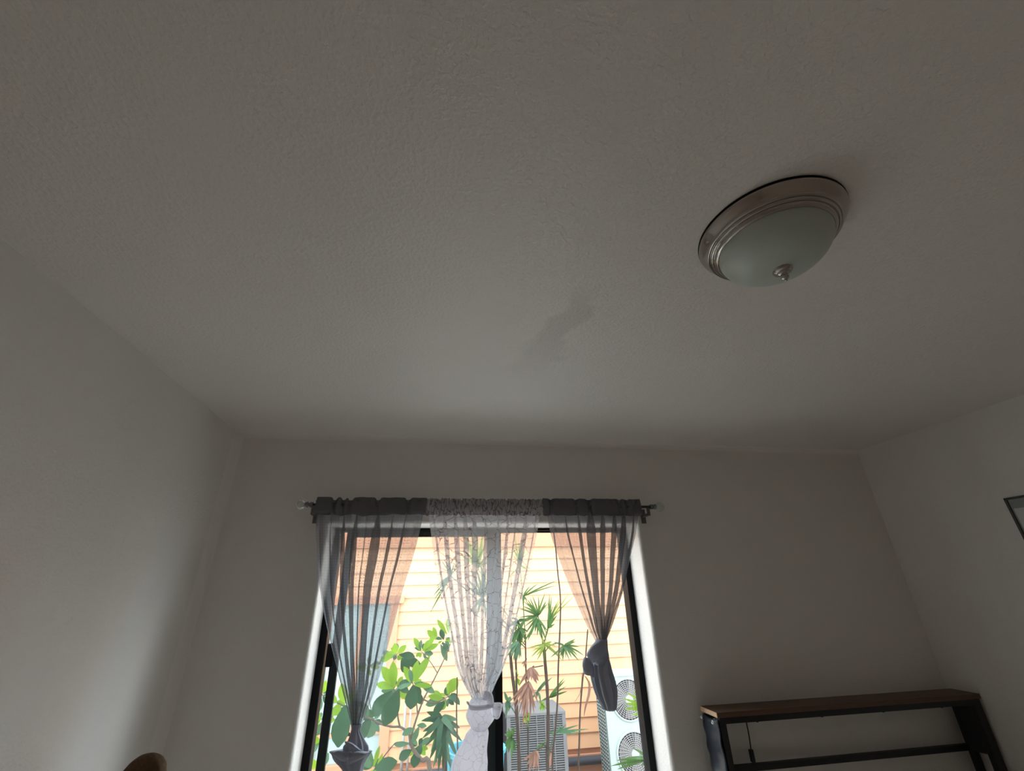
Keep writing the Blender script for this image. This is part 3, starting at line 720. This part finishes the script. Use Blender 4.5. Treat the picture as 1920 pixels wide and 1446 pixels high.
def curtain(label, outline, folds, seed, mat, mat_head, ruffle, parts, name='curtain', amp=.020, cusps=(.16, .24, .30, .55, .83), dip=1.0):
    """outline: rows of (pixel y, left pixel x, right pixel x) from the rod down to the neck of the knot."""
    tp, bt = outline[0], outline[-1]
    root = thing(name, (at_y((tp[1] + tp[2]) / 2, tp[0], YR).x, YR, at_y((bt[1] + bt[2]) / 2, bt[0], YR).z), label, 'curtain', 'sheer curtains knotted in front of the window')
    rows, uvs = [], []
    NR, NC = 64, 220
    tab = spline(outline, NR)
    rng = random.Random(seed)
    ks = [rng.uniform(.55, 1.5) for _ in range(folds)]; tot = sum(ks); acc = [0]
    for k in ks: acc.append(acc[-1] + k / tot)
    sh = [rng.uniform(.5, 1.35) for _ in range(folds)]
    full = (at_y(tp[2], tp[0], YR).x - at_y(tp[1], tp[0], YR).x) * 1.55
    for i, (py, xl, xr) in enumerate(tab):
        t = i / NR; row = []
        L, Rr = at_y(xl, py, YR), at_y(xr, py, YR); w = Rr.x - L.x
        A = amp * (.35 + .65 * smooth(t * 2.5)) * (1 + .35 * t) * (1 - .55 * smooth((t - .75) / .25))
        for j in range(NC):
            u = j / (NC - 1)
            m = 0
            while m < folds - 1 and u > acc[m + 1]: m += 1
            ph = (u - acc[m]) / (acc[m + 1] - acc[m])
            fw_ = acc[m + 1] - acc[m]
            s = (.46 * smooth(t * 3.0 + .1) + .04 + .55 * smooth((t - .55) / .45)) * sh[m] * (1 if 0 < m < folds - 1 else .5)
            x = u + s * fw_ * math.sin(2 * PI * ph) * math.sin(PI * min(1, max(0, u * 6))) ** 0
            x = min(1.0, max(0.0, x))
            x += .012 * nz(u * 9, t * 3, seed) * smooth(t * 3) * math.sin(PI * u)
            z = L.z + (Rr.z - L.z) * u
            y = YR + A * sh[m] * math.cos(2 * PI * ph) + .012 * nz(u * 4, t * 4, seed + 5) - .03 * smooth((t - .5) / .5) * math.sin(PI * u)
            row.append((L.x + w * x, y, z)); uvs.append((u * full, L.z))
        rows.append(row)
    grid_obj('panel', rows, mat, root, uvs)
    # rod pocket and ruffled header: a closed cloth loop around the pole
    hz0, hz1 = CAMZ + .459, CAMZ + .576
    xa, xb = at_y(tp[1], 950, YR).x, at_y(tp[2], 950, YR).x
    prof = [(.0, 1.0, 1), (-.010, .72, .6), (-.017, .50, .25), (-.016, .20, .5), (-.010, 0, .8), (.010, 0, .8), (.016, .2, .5), (.017, .5, .25), (.010, .72, .6), (.004, 1.0, 1)]
    HR, hu = [], []
    nc = 260 if ruffle > 1 else 150
    for j in range(nc + 1):
        u = j / nc; x = xa + (xb - xa) * u; row = []
        f1 = 22 * ruffle
        for k, (py, pzz, am) in enumerate(prof):
            wv = nz(u * f1, seed * 3.1, 0) * 1.5; wv2 = nz(u * f1 * .8, seed * 1.7, 4)
            topd = .5 + .5 * nz(u * f1 * .55, seed, 9)
            z = hz0 + (hz1 - hz0) * pzz
            cusp = min(1.0, sum(math.exp(-((u - c_) / .020) ** 2) for c_ in cusps))
            if pzz > .7: z -= ((.004 + .040 * topd * abs(wv2) + .010 * topd) if ruffle > 1 else (.003 + .030 * cusp * dip + .010 * topd * dip)) * (pzz - .5) * 2
            if pzz < .1: z += .010 * wv2
            sl = (1 if k < 5 else -1)
            row.append((x + .010 * am * ruffle * nz(u * f1 * 1.3, k * .4, seed), YR + py * (1 + .35 * wv * (1 - am)) + .010 * am * wv + (.014 * cusp if k < 5 else -.006 * cusp) * (0 if ruffle > 1 else 1), z)); hu.append((u * full * (1.7 if ruffle > 1 else 1), z + k * .013))
        HR.append(row)
    grid_obj('rod_pocket', HR, mat_head, root, hu)
    parts(root)
    adopt(root)

def bundle(name, rows_px, parent, mat, pleats, depth=.75, seed=0, Y=YR - .03, n=26, nc=96, pamp=.10, twist=0.0, closed_end=True):
    """Bunched cloth: rows of (px y, left x, right x) skinned as a pleated closed tube."""
    tab = spline(rows_px, n); rows, uvs = [], []
    for i, (py, xl, xr) in enumerate(tab):
        L, Rr = at_y(xl, py, Y), at_y(xr, py, Y); c = (L + Rr) / 2; a = max(.004, (Rr.x - L.x) / 2); t = i / n
        row = []
        for j in range(nc + 1):
            th = 2 * PI * j / nc
            pl = 1 + pamp * math.sin(pleats * th + twist * t * 6 + 1.3 * math.sin(th * 2 + seed)) + .10 * nz(math.cos(th) * 1.4, math.sin(th) * 1.4, t * 3 + seed)
            row.append((c.x + a * pl * math.cos(th), Y + min(a, .05) * depth * pl * math.sin(th), c.z + (Rr.z - L.z) / 2 * math.cos(th)))
            uvs.append((j / nc * .5, c.z))
        rows.append(row)
    return grid_obj(name, rows, mat, parent, uvs)

def strip(name, path_px, parent, mat, Y, seed=0, thick=.006, n=18, nc=8):
    """A folded band of cloth: path of (x, y, half width px, angle deg, depth offset)."""
    tab = spline(path_px, n); rows, uvs = [], []
    for i, (x, y, hw, ang, d) in enumerate(tab):
        row = []
        for j in range(nc + 1):
            s = (j / nc * 2 - 1); a = math.radians(ang)
            p = at_y(x + s * hw * math.cos(a), y + s * hw * math.sin(a), Y + d - .012 * (1 - s * s) + .004 * nz(s * 2, i * .3, seed))
            row.append(tuple(p)); uvs.append((s * .08, y * .002))
        rows.append(row)
    o = grid_obj(name, rows, mat, parent, uvs)
    sm = o.modifiers.new('thickness', 'SOLIDIFY'); sm.thickness = thick
    return o

def knot_left(root):
    def k(l): return [(600 + x / 11.475, 1320 + y / 11.475) for x, y in l]
    def kr(l): return [(1320 + y / 11.475, 600 + a / 11.475, 600 + b / 11.475) for y, a, b in l]
    b = bundle('knot', kr([(440, 690, 880), (560, 680, 850), (680, 640, 900), (800, 600, 960), (900, 530, 1000), (1000, 520, 1005), (1060, 560, 960)]), root, M_GREYK, 7, .85, 2, twist=.35, pamp=.15)
    strip('knot_wrap', [(*k([(540, 830)])[0], 2.5, 80, -.045), (*k([(640, 880)])[0], 6, 70, -.06), (*k([(760, 930)])[0], 7, 60, -.062), (*k([(880, 1000)])[0], 5, 50, -.04)], b, M_GREYK, YR - .03, 1)
    bundle('tail', kr([(985, 560, 960), (1015, 300, 1020), (1040, 245, 1080), (1100, 290, 1050), (1200, 330, 990), (1290, 400, 950), (1380, 480, 920), (1500, 520, 910), (1700, 480, 930), (1950, 470, 960)]), root, M_GREYK, 7, .9, 4, pamp=.18)
    strip('tail_fold', [(*k([(255, 1075)])[0], 1, 60, -.05), (*k([(400, 1110)])[0], 9, 80, -.07), (*k([(560, 1130)])[0], 9, 85, -.075), (*k([(680, 1060)])[0], 3, 90, -.06)], root, M_GREYK, YR - .03, 2)
    strip('tail_fold', [(*k([(620, 1200)])[0], 10, 90, -.07), (*k([(780, 1130)])[0], 9, 85, -.08), (*k([(960, 1080)])[0], 5, 75, -.07), (*k([(1080, 1040)])[0], 1, 60, -.05)], root, M_GREYK, YR - .03, 3)
curtain('grey sheer curtain whose low knot hangs over the sliding sash', [(938, 592, 799), (966, 592.5, 793), (1000, 592, 786), (1050, 594, 773), (1100, 598, 757), (1160, 608, 741), (1230, 624, 722), (1290, 640, 705), (1340, 654, 686), (1372, 660, 675)],
        9, 21, M_GREY, M_GREYH, .6, knot_left)

def knot_mid(root):
    def k(x, y): return (840 + x / 6.4, 1220 + y / 6.4)
    def kr(l): return [(1220 + y / 6.4, 840 + a / 6.4, 840 + b / 6.4) for y, a, b in l]
    b = bundle('knot', kr([(560, 300, 480), (620, 260, 520), (700, 245, 540), (780, 230, 555), (850, 240, 535), (910, 270, 490), (960, 300, 450)]), root, M_WHITEK, 6, .9, 1, pamp=.05)
    strip('knot_band', [(*k(235, 620), 3, 70, -.03), (*k(262, 680), 5, 85, -.062), (*k(360, 690), 5, 88, -.085), (*k(460, 680), 5, 95, -.078), (*k(545, 660), 4, 100, -.05)], b, M_WHITEK, YR - .03, 1)
    strip('knot_loop', [(*k(440, 600), 5, 10, -.05), (*k(470, 500), 6, 20, -.06), (*k(500, 560), 5, 10, -.065), (*k(515, 650), 5, 0, -.06)], b, M_WHITEK, YR - .03, 2)
    strip('knot_ear', [(*k(535, 720), 14, 85, -.04), (*k(580, 725), 16, 88, -.05), (*k(625, 715), 14, 95, -.05), (*k(650, 690), 6, 100, -.04)], b, M_WHITEK, YR - .03, 3)
    bundle('tail', kr([(920, 290, 470), (980, 240, 480), (1040, 210, 475), (1120, 165, 470), (1220, 110, 460), (1330, 65, 455), (1446, 40, 450), (1700, 20, 460), (2000, 10, 470)]), root, M_WHITEK, 8, .6, 2, pamp=.06)
curtain('white sheer curtain with dark crackle lines, knotted between the two grey ones', [(938, 799, 1017), (966, 803, 1012), (1000, 808, 1008), (1060, 816, 996), (1120, 827, 982), (1180, 840, 967), (1240, 852, 950), (1280, 868, 931), (1312, 886, 917)],
        11, 33, M_WHITE, M_WHITEH, 2.2, knot_mid)

def knot_right(root):
    def k(x, y): return (1080 + x / 7.61, 1160 + y / 7.61)
    def kr(l): return [(1160 + y / 7.61, 1080 + a / 7.61, 1080 + b / 7.61) for y, a, b in l]
    b = bundle('knot', kr([(290, 290, 440), (340, 270, 445), (430, 200, 455), (520, 160, 470), (600, 210, 465), (660, 240, 460)]), root, M_GREYK, 3, .95, 5, pamp=.03)
    strip('knot_band', [(*k(440, 360), 9, 90, -.05), (*k(360, 420), 12, 80, -.075), (*k(270, 500), 13, 62, -.07), (*k(200, 570), 9, 50, -.05)], b, M_GREYK, YR - .03, 1)
    strip('side_end', [(*k(150, 560), 3, 0, -.02), (*k(165, 650), 9, 5, -.03), (*k(175, 740), 9.5, 12, -.03), (*k(180, 810), 8.5, 18, -.02)], root, M_GREYK, YR - .03, 4)
    bundle('tail', kr([(580, 280, 450), (640, 250, 460), (740, 240, 480), (850, 250, 510), (960, 275, 535), (1060, 300, 550), (1150, 335, 553), (1230, 375, 553), (1290, 400, 550), (1318, 450, 530)]), root, M_GREYK, 9, .9, 6, pamp=.27)
curtain('grey sheer curtain whose high knot hangs before the fixed pane', [(938, 1018, 1201), (966, 1026, 1198), (1000, 1033, 1195), (1050, 1050, 1184), (1100, 1069, 1172), (1150, 1091, 1155), (1180, 1104, 1144), (1203, 1117, 1135)],
        8, 47, M_GREY, M_GREYH, .8, knot_right, cusps=(.08, .33, .47, .78, .86), dip=.35)

# ------------------------------------------------------------------ ceiling lamp
def lamp():
    c = (.976, .874)
    r = thing('ceiling_light', (c[0], c[1], ZC), 'flush ceiling light with a stepped nickel ring and frosted glass bowl', 'ceiling light')
    L = (c[0], c[1], ZC)
    lathe('mounting_plate', [(.001, -.001), (.207, -.001), (.207, -.006), (.19, -.007)], M_BLACK, r, 72, L)
    rp = [(.198, -.003), (.2055, -.008), (.2045, -.014), (.199, -.022), (.191, -.032), (.1865, -.0385), (.1865, -.0405), (.1845, -.0445), (.1800, -.0455), (.1775, -.0450), (.1775, -.0470), (.1755, -.0515), (.1715, -.0530), (.1685, -.0522), (.1680, -.0545), (.1650, -.0610), (.1600, -.0645), (.1560, -.0640), (.1550, -.058), (.155, -.04)]
    ring = lathe('ring', spline(rp, 76), M_NICKEL, r, 96, L, 75)
    prof = []
    for k in range(19):
        a = PI / 2 * k / 18; prof.append((max(.002, .157 * math.cos(a)), -.058 - .094 * math.sin(a)))
    lathe('bowl', prof, M_BOWL, r, 72, L)
    lathe('finial', [(.002, -0.148), (.024, -0.149), (.027, -0.153), (.024, -0.158), (.017, -0.161), (.015, -0.165), (.010, -0.168), (.0095, -0.173), (.012, -0.176), (.010, -0.182), (.005, -0.185), (.004, -0.190), (.0005, -0.192)], M_NICKEL, r, 32, L)
    adopt(r)
lamp()

# ------------------------------------------------------------------ headboard
M_WOOD = plain('rustic_wood', (.11, .058, .034), .5, var=.45, vscale=7, stretch=(1.2, 14, 14), bump=.15, bscale=30)
M_WOODLIT = plain('rustic_wood_lit_end', (.62, .40, .25), .6, var=.2, vscale=20, bump=.15)  # window light on the shelf's end, put into a paler wood colour
M_IRON = plain('black_iron', (.010, .010, .011), .45)
M_BAG = plain('blue_black_cloth', (.016, .023, .037), .42, var=.3, vscale=12, bump=.25, bscale=25)
M_BAGB = plain('black_cloth', (.012, .012, .014), .7, var=.2, bump=.2)
M_EYE = plain('eyelet_metal', (.75, .75, .76), .25, metal=1)
def headboard():
    x0, x1, y0, y1 = 1.602, XR - .012, 2.782, 2.955
    zt = pz(-.637)
    r = thing('headboard', ((x0 + x1) / 2, (y0 + y1) / 2, 0), 'black metal headboard with a narrow wooden shelf top', 'headboard')
    t = box('shelf_top', (x0, y0, zt - .026), (x1, y1, zt), M_WOOD, r, .003)
    box('board_end', (x0 - .0015, y0 + .002, zt - .0245), (x0 + .0005, y1 - .002, zt - .0015), M_WOODLIT, t)
    pw = .036
    for (a, b) in ((x0 + .012, y0 + .004), (x1 - .012 - pw - .02, y0 + .004), (x0 + .012, y1 - pw - .004), (x1 - .012 - pw, y1 - pw - .004)):
        box('post', (a, b, 0), (a + pw + (.02 if a > 3 and b < 2.85 else 0), b + pw, zt - .025), M_IRON, r, .003)
    zm = pz(-.935)
    for yy in (y0 + .006, y1 - .036):
        box('top_rail', (x0 + .04, yy, zt - .056), (x1 - .04, yy + .03, zt - .024), M_IRON, r)
    box('back_rail', (x0 + .04, y1 - .034, zm - .015), (x1 - .04, y1 - .006, zm + .015), M_IRON, r)
    box('back_rail', (x0 + .04, y1 - .034, .42), (x1 - .04, y1 - .006, .45), M_IRON, r)
    for xx in (x0 + .016, x1 - .012 - .032):
        for zz in (zm, .44):
            box('side_rail', (xx, y0 + .03, zz - .015), (xx + .028, y1 - .03, zz + .015), M_IRON, r)
    for k in range(4):
        bx = x0 + .25 + k * .42
        lathe('bolt', [(.0005, -.004), (.007, -.003), (.008, .004)], M_IRON, r, 12, (bx, y0 + .02, zt - .058))
    # cloth pocket on the end towards the window
    rows, uvs = [], []
    for i in range(25):
        v = i / 24; row = []
        for j in range(13):
            u = j / 12
            z = zt - .034 - v * .46 - .006 * math.sin(PI * u)
            puff = .020 * math.sin(PI * u) * (.35 + .9 * smooth((v - .42) * 12) * (1 - .4 * smooth((v - .8) * 5))) + .006 * nz(u * 3, v * 7, 2) + .003 * math.sin(v * 30 + u * 4) * (1 - smooth((v - .42) * 12))
            row.append((x0 - .010 - puff + .01, y0 + .004 + (y1 - y0 - .012) * u + .006 * math.sin(v * 9), z)); uvs.append((u, v))
        rows.append(row)
    pk = grid_obj('side_pocket', rows, M_BAG, r, uvs); sm = pk.modifiers.new('thickness', 'SOLIDIFY'); sm.thickness = .004
    pk['label'] = 'blue black cloth side pocket hung from two metal eyelets'
    for yy in (y0 + .026, y1 - .030):
        bm = [(x0 - .021, yy + .008 * math.cos(2*PI*k/12), zt - .048 + .008 * math.sin(2*PI*k/12)) for k in range(13)]
        tube('eyelet', bm, .0032, M_EYE, pk, 6)
    # cloth panel on the end towards the side wall
    rows = []
    for i in range(13):
        v = i / 12
        rows.append([(x1 - .058 - .012 * math.sin(PI * j / 10) + .004 * nz(j * .4, v * 5, 3), y0 + .03 + (y1 - y0 - .05) * j / 10, zt - .03 - v * (zt - zm - .02)) for j in range(11)])
    pk = grid_obj('side_panel', rows, M_BAGB, r); sm = pk.modifiers.new('thickness', 'SOLIDIFY'); sm.thickness = .004
    adopt(r)
    c = thing('power_cord', (1.862, 2.93, .40), 'thin black power cord with an inline switch hanging under the headboard shelf', 'cord')
    tube('cable', spline([(1.862, 2.925, zt - .05), (1.868, 2.935, pz(-.80)), (1.861, 2.94, pz(-.90)), (1.858, 2.94, pz(-1.0)), (1.865, 2.94, .40)], 16), .0035, M_IRON, c, 6)
    o = box('inline_switch', (1.851, 2.928, pz(-.915)), (1.874, 2.948, pz(-.855)), M_IRON, c, .005)
    adopt(c)
headboard()

# ------------------------------------------------------------------ armchair
M_CHAIR = plain('brown_plush', (.11, .062, .03), .95, var=.45, vscale=70, bump=.9, bscale=120)
def side_chair():
    r = thing('plush_chair', (-1.08, 2.12, 0), 'brown plush chair with a rounded high back beside the bare side wall', 'chair')
    yb = 2.30
    P = [at_y(x, y, yb) for x, y in ((228, 1446), (242, 1431), (258, 1420), (272, 1416), (284, 1416), (294, 1420), (300, 1428), (303, 1446))]
    prof = [(-1.29, .42), (-1.28, .62), (-1.22, .86)] + [(p.x, p.z) for p in P] + [(-.955, .80), (-.93, .62), (-.92, .42)]
    prof = spline(prof, 44)
    cx, cz = -1.09, .70
    rows = []
    for t in range(11):
        a = PI * t / 10; k = 1 - .035 * (1 - math.sin(a)) * 2; y = yb + .022 - .030 * math.cos(a)
        rows.append([(cx + (x - cx) * k, y, cz + (z - cz) * k) for x, z in prof])
    V = [p for q in rows for p in q]; nc = len(rows[0]); F = []
    for i in range(10):
        for j in range(nc): F.append((i*nc+j, i*nc+(j+1) % nc, (i+1)*nc+(j+1) % nc, (i+1)*nc+j))
    F.append(tuple(range(nc - 1, -1, -1))); F.append(tuple(10 * nc + j for j in range(nc)))
    mesh_obj('backrest', V, F, M_CHAIR, r, True)
    box('seat', (-1.29, 1.86, .38), (-.92, 2.34, .47), M_CHAIR, r, .03)
    for xx in (-1.28, -.965):
        for yy in (1.88, 2.29):
            box('leg', (xx, yy, 0), (xx + .035, yy + .035, .40), M_WOOD, r, .004)
    adopt(r)
side_chair()

# ------------------------------------------------------------------ picture on the right wall
def picture():
    a = at_y(1885, 935, 1.0) - CAM; a *= XR / a.x
    yy, zz = a.y, a.z + CAMZ
    y0, y1, z0, z1 = yy - .52, yy, zz - .70, zz
    r = thing('picture', (XR, (y0 + y1) / 2, z0), 'picture in a thin dark frame with a grey border on the headboard side wall', 'picture')
    d = .018
    md = plain('frame_edge', (.06, .065, .06), .45); mg = plain('grey_border', (.28, .30, .28), .5); mp = plain('pale_panel', (.62, .62, .60), .35)
    boxes('frame', [((XR - d, y0, z0), (XR, y0 + .012, z1)), ((XR - d, y1 - .012, z0), (XR, y1, z1)), ((XR - d, y0, z0), (XR, y1, z0 + .012)), ((XR - d, y0, z1 - .012), (XR, y1, z1))], md, r)
    box('border', (XR - .010, y0 + .012, z0 + .012), (XR - .001, y1 - .012, z1 - .012), mg, r)
    box('print', (XR - .012, y0 + .05, z0 + .065), (XR - .009, y1 - .022, z1 - .065), mp, r)
    adopt(r)
picture()
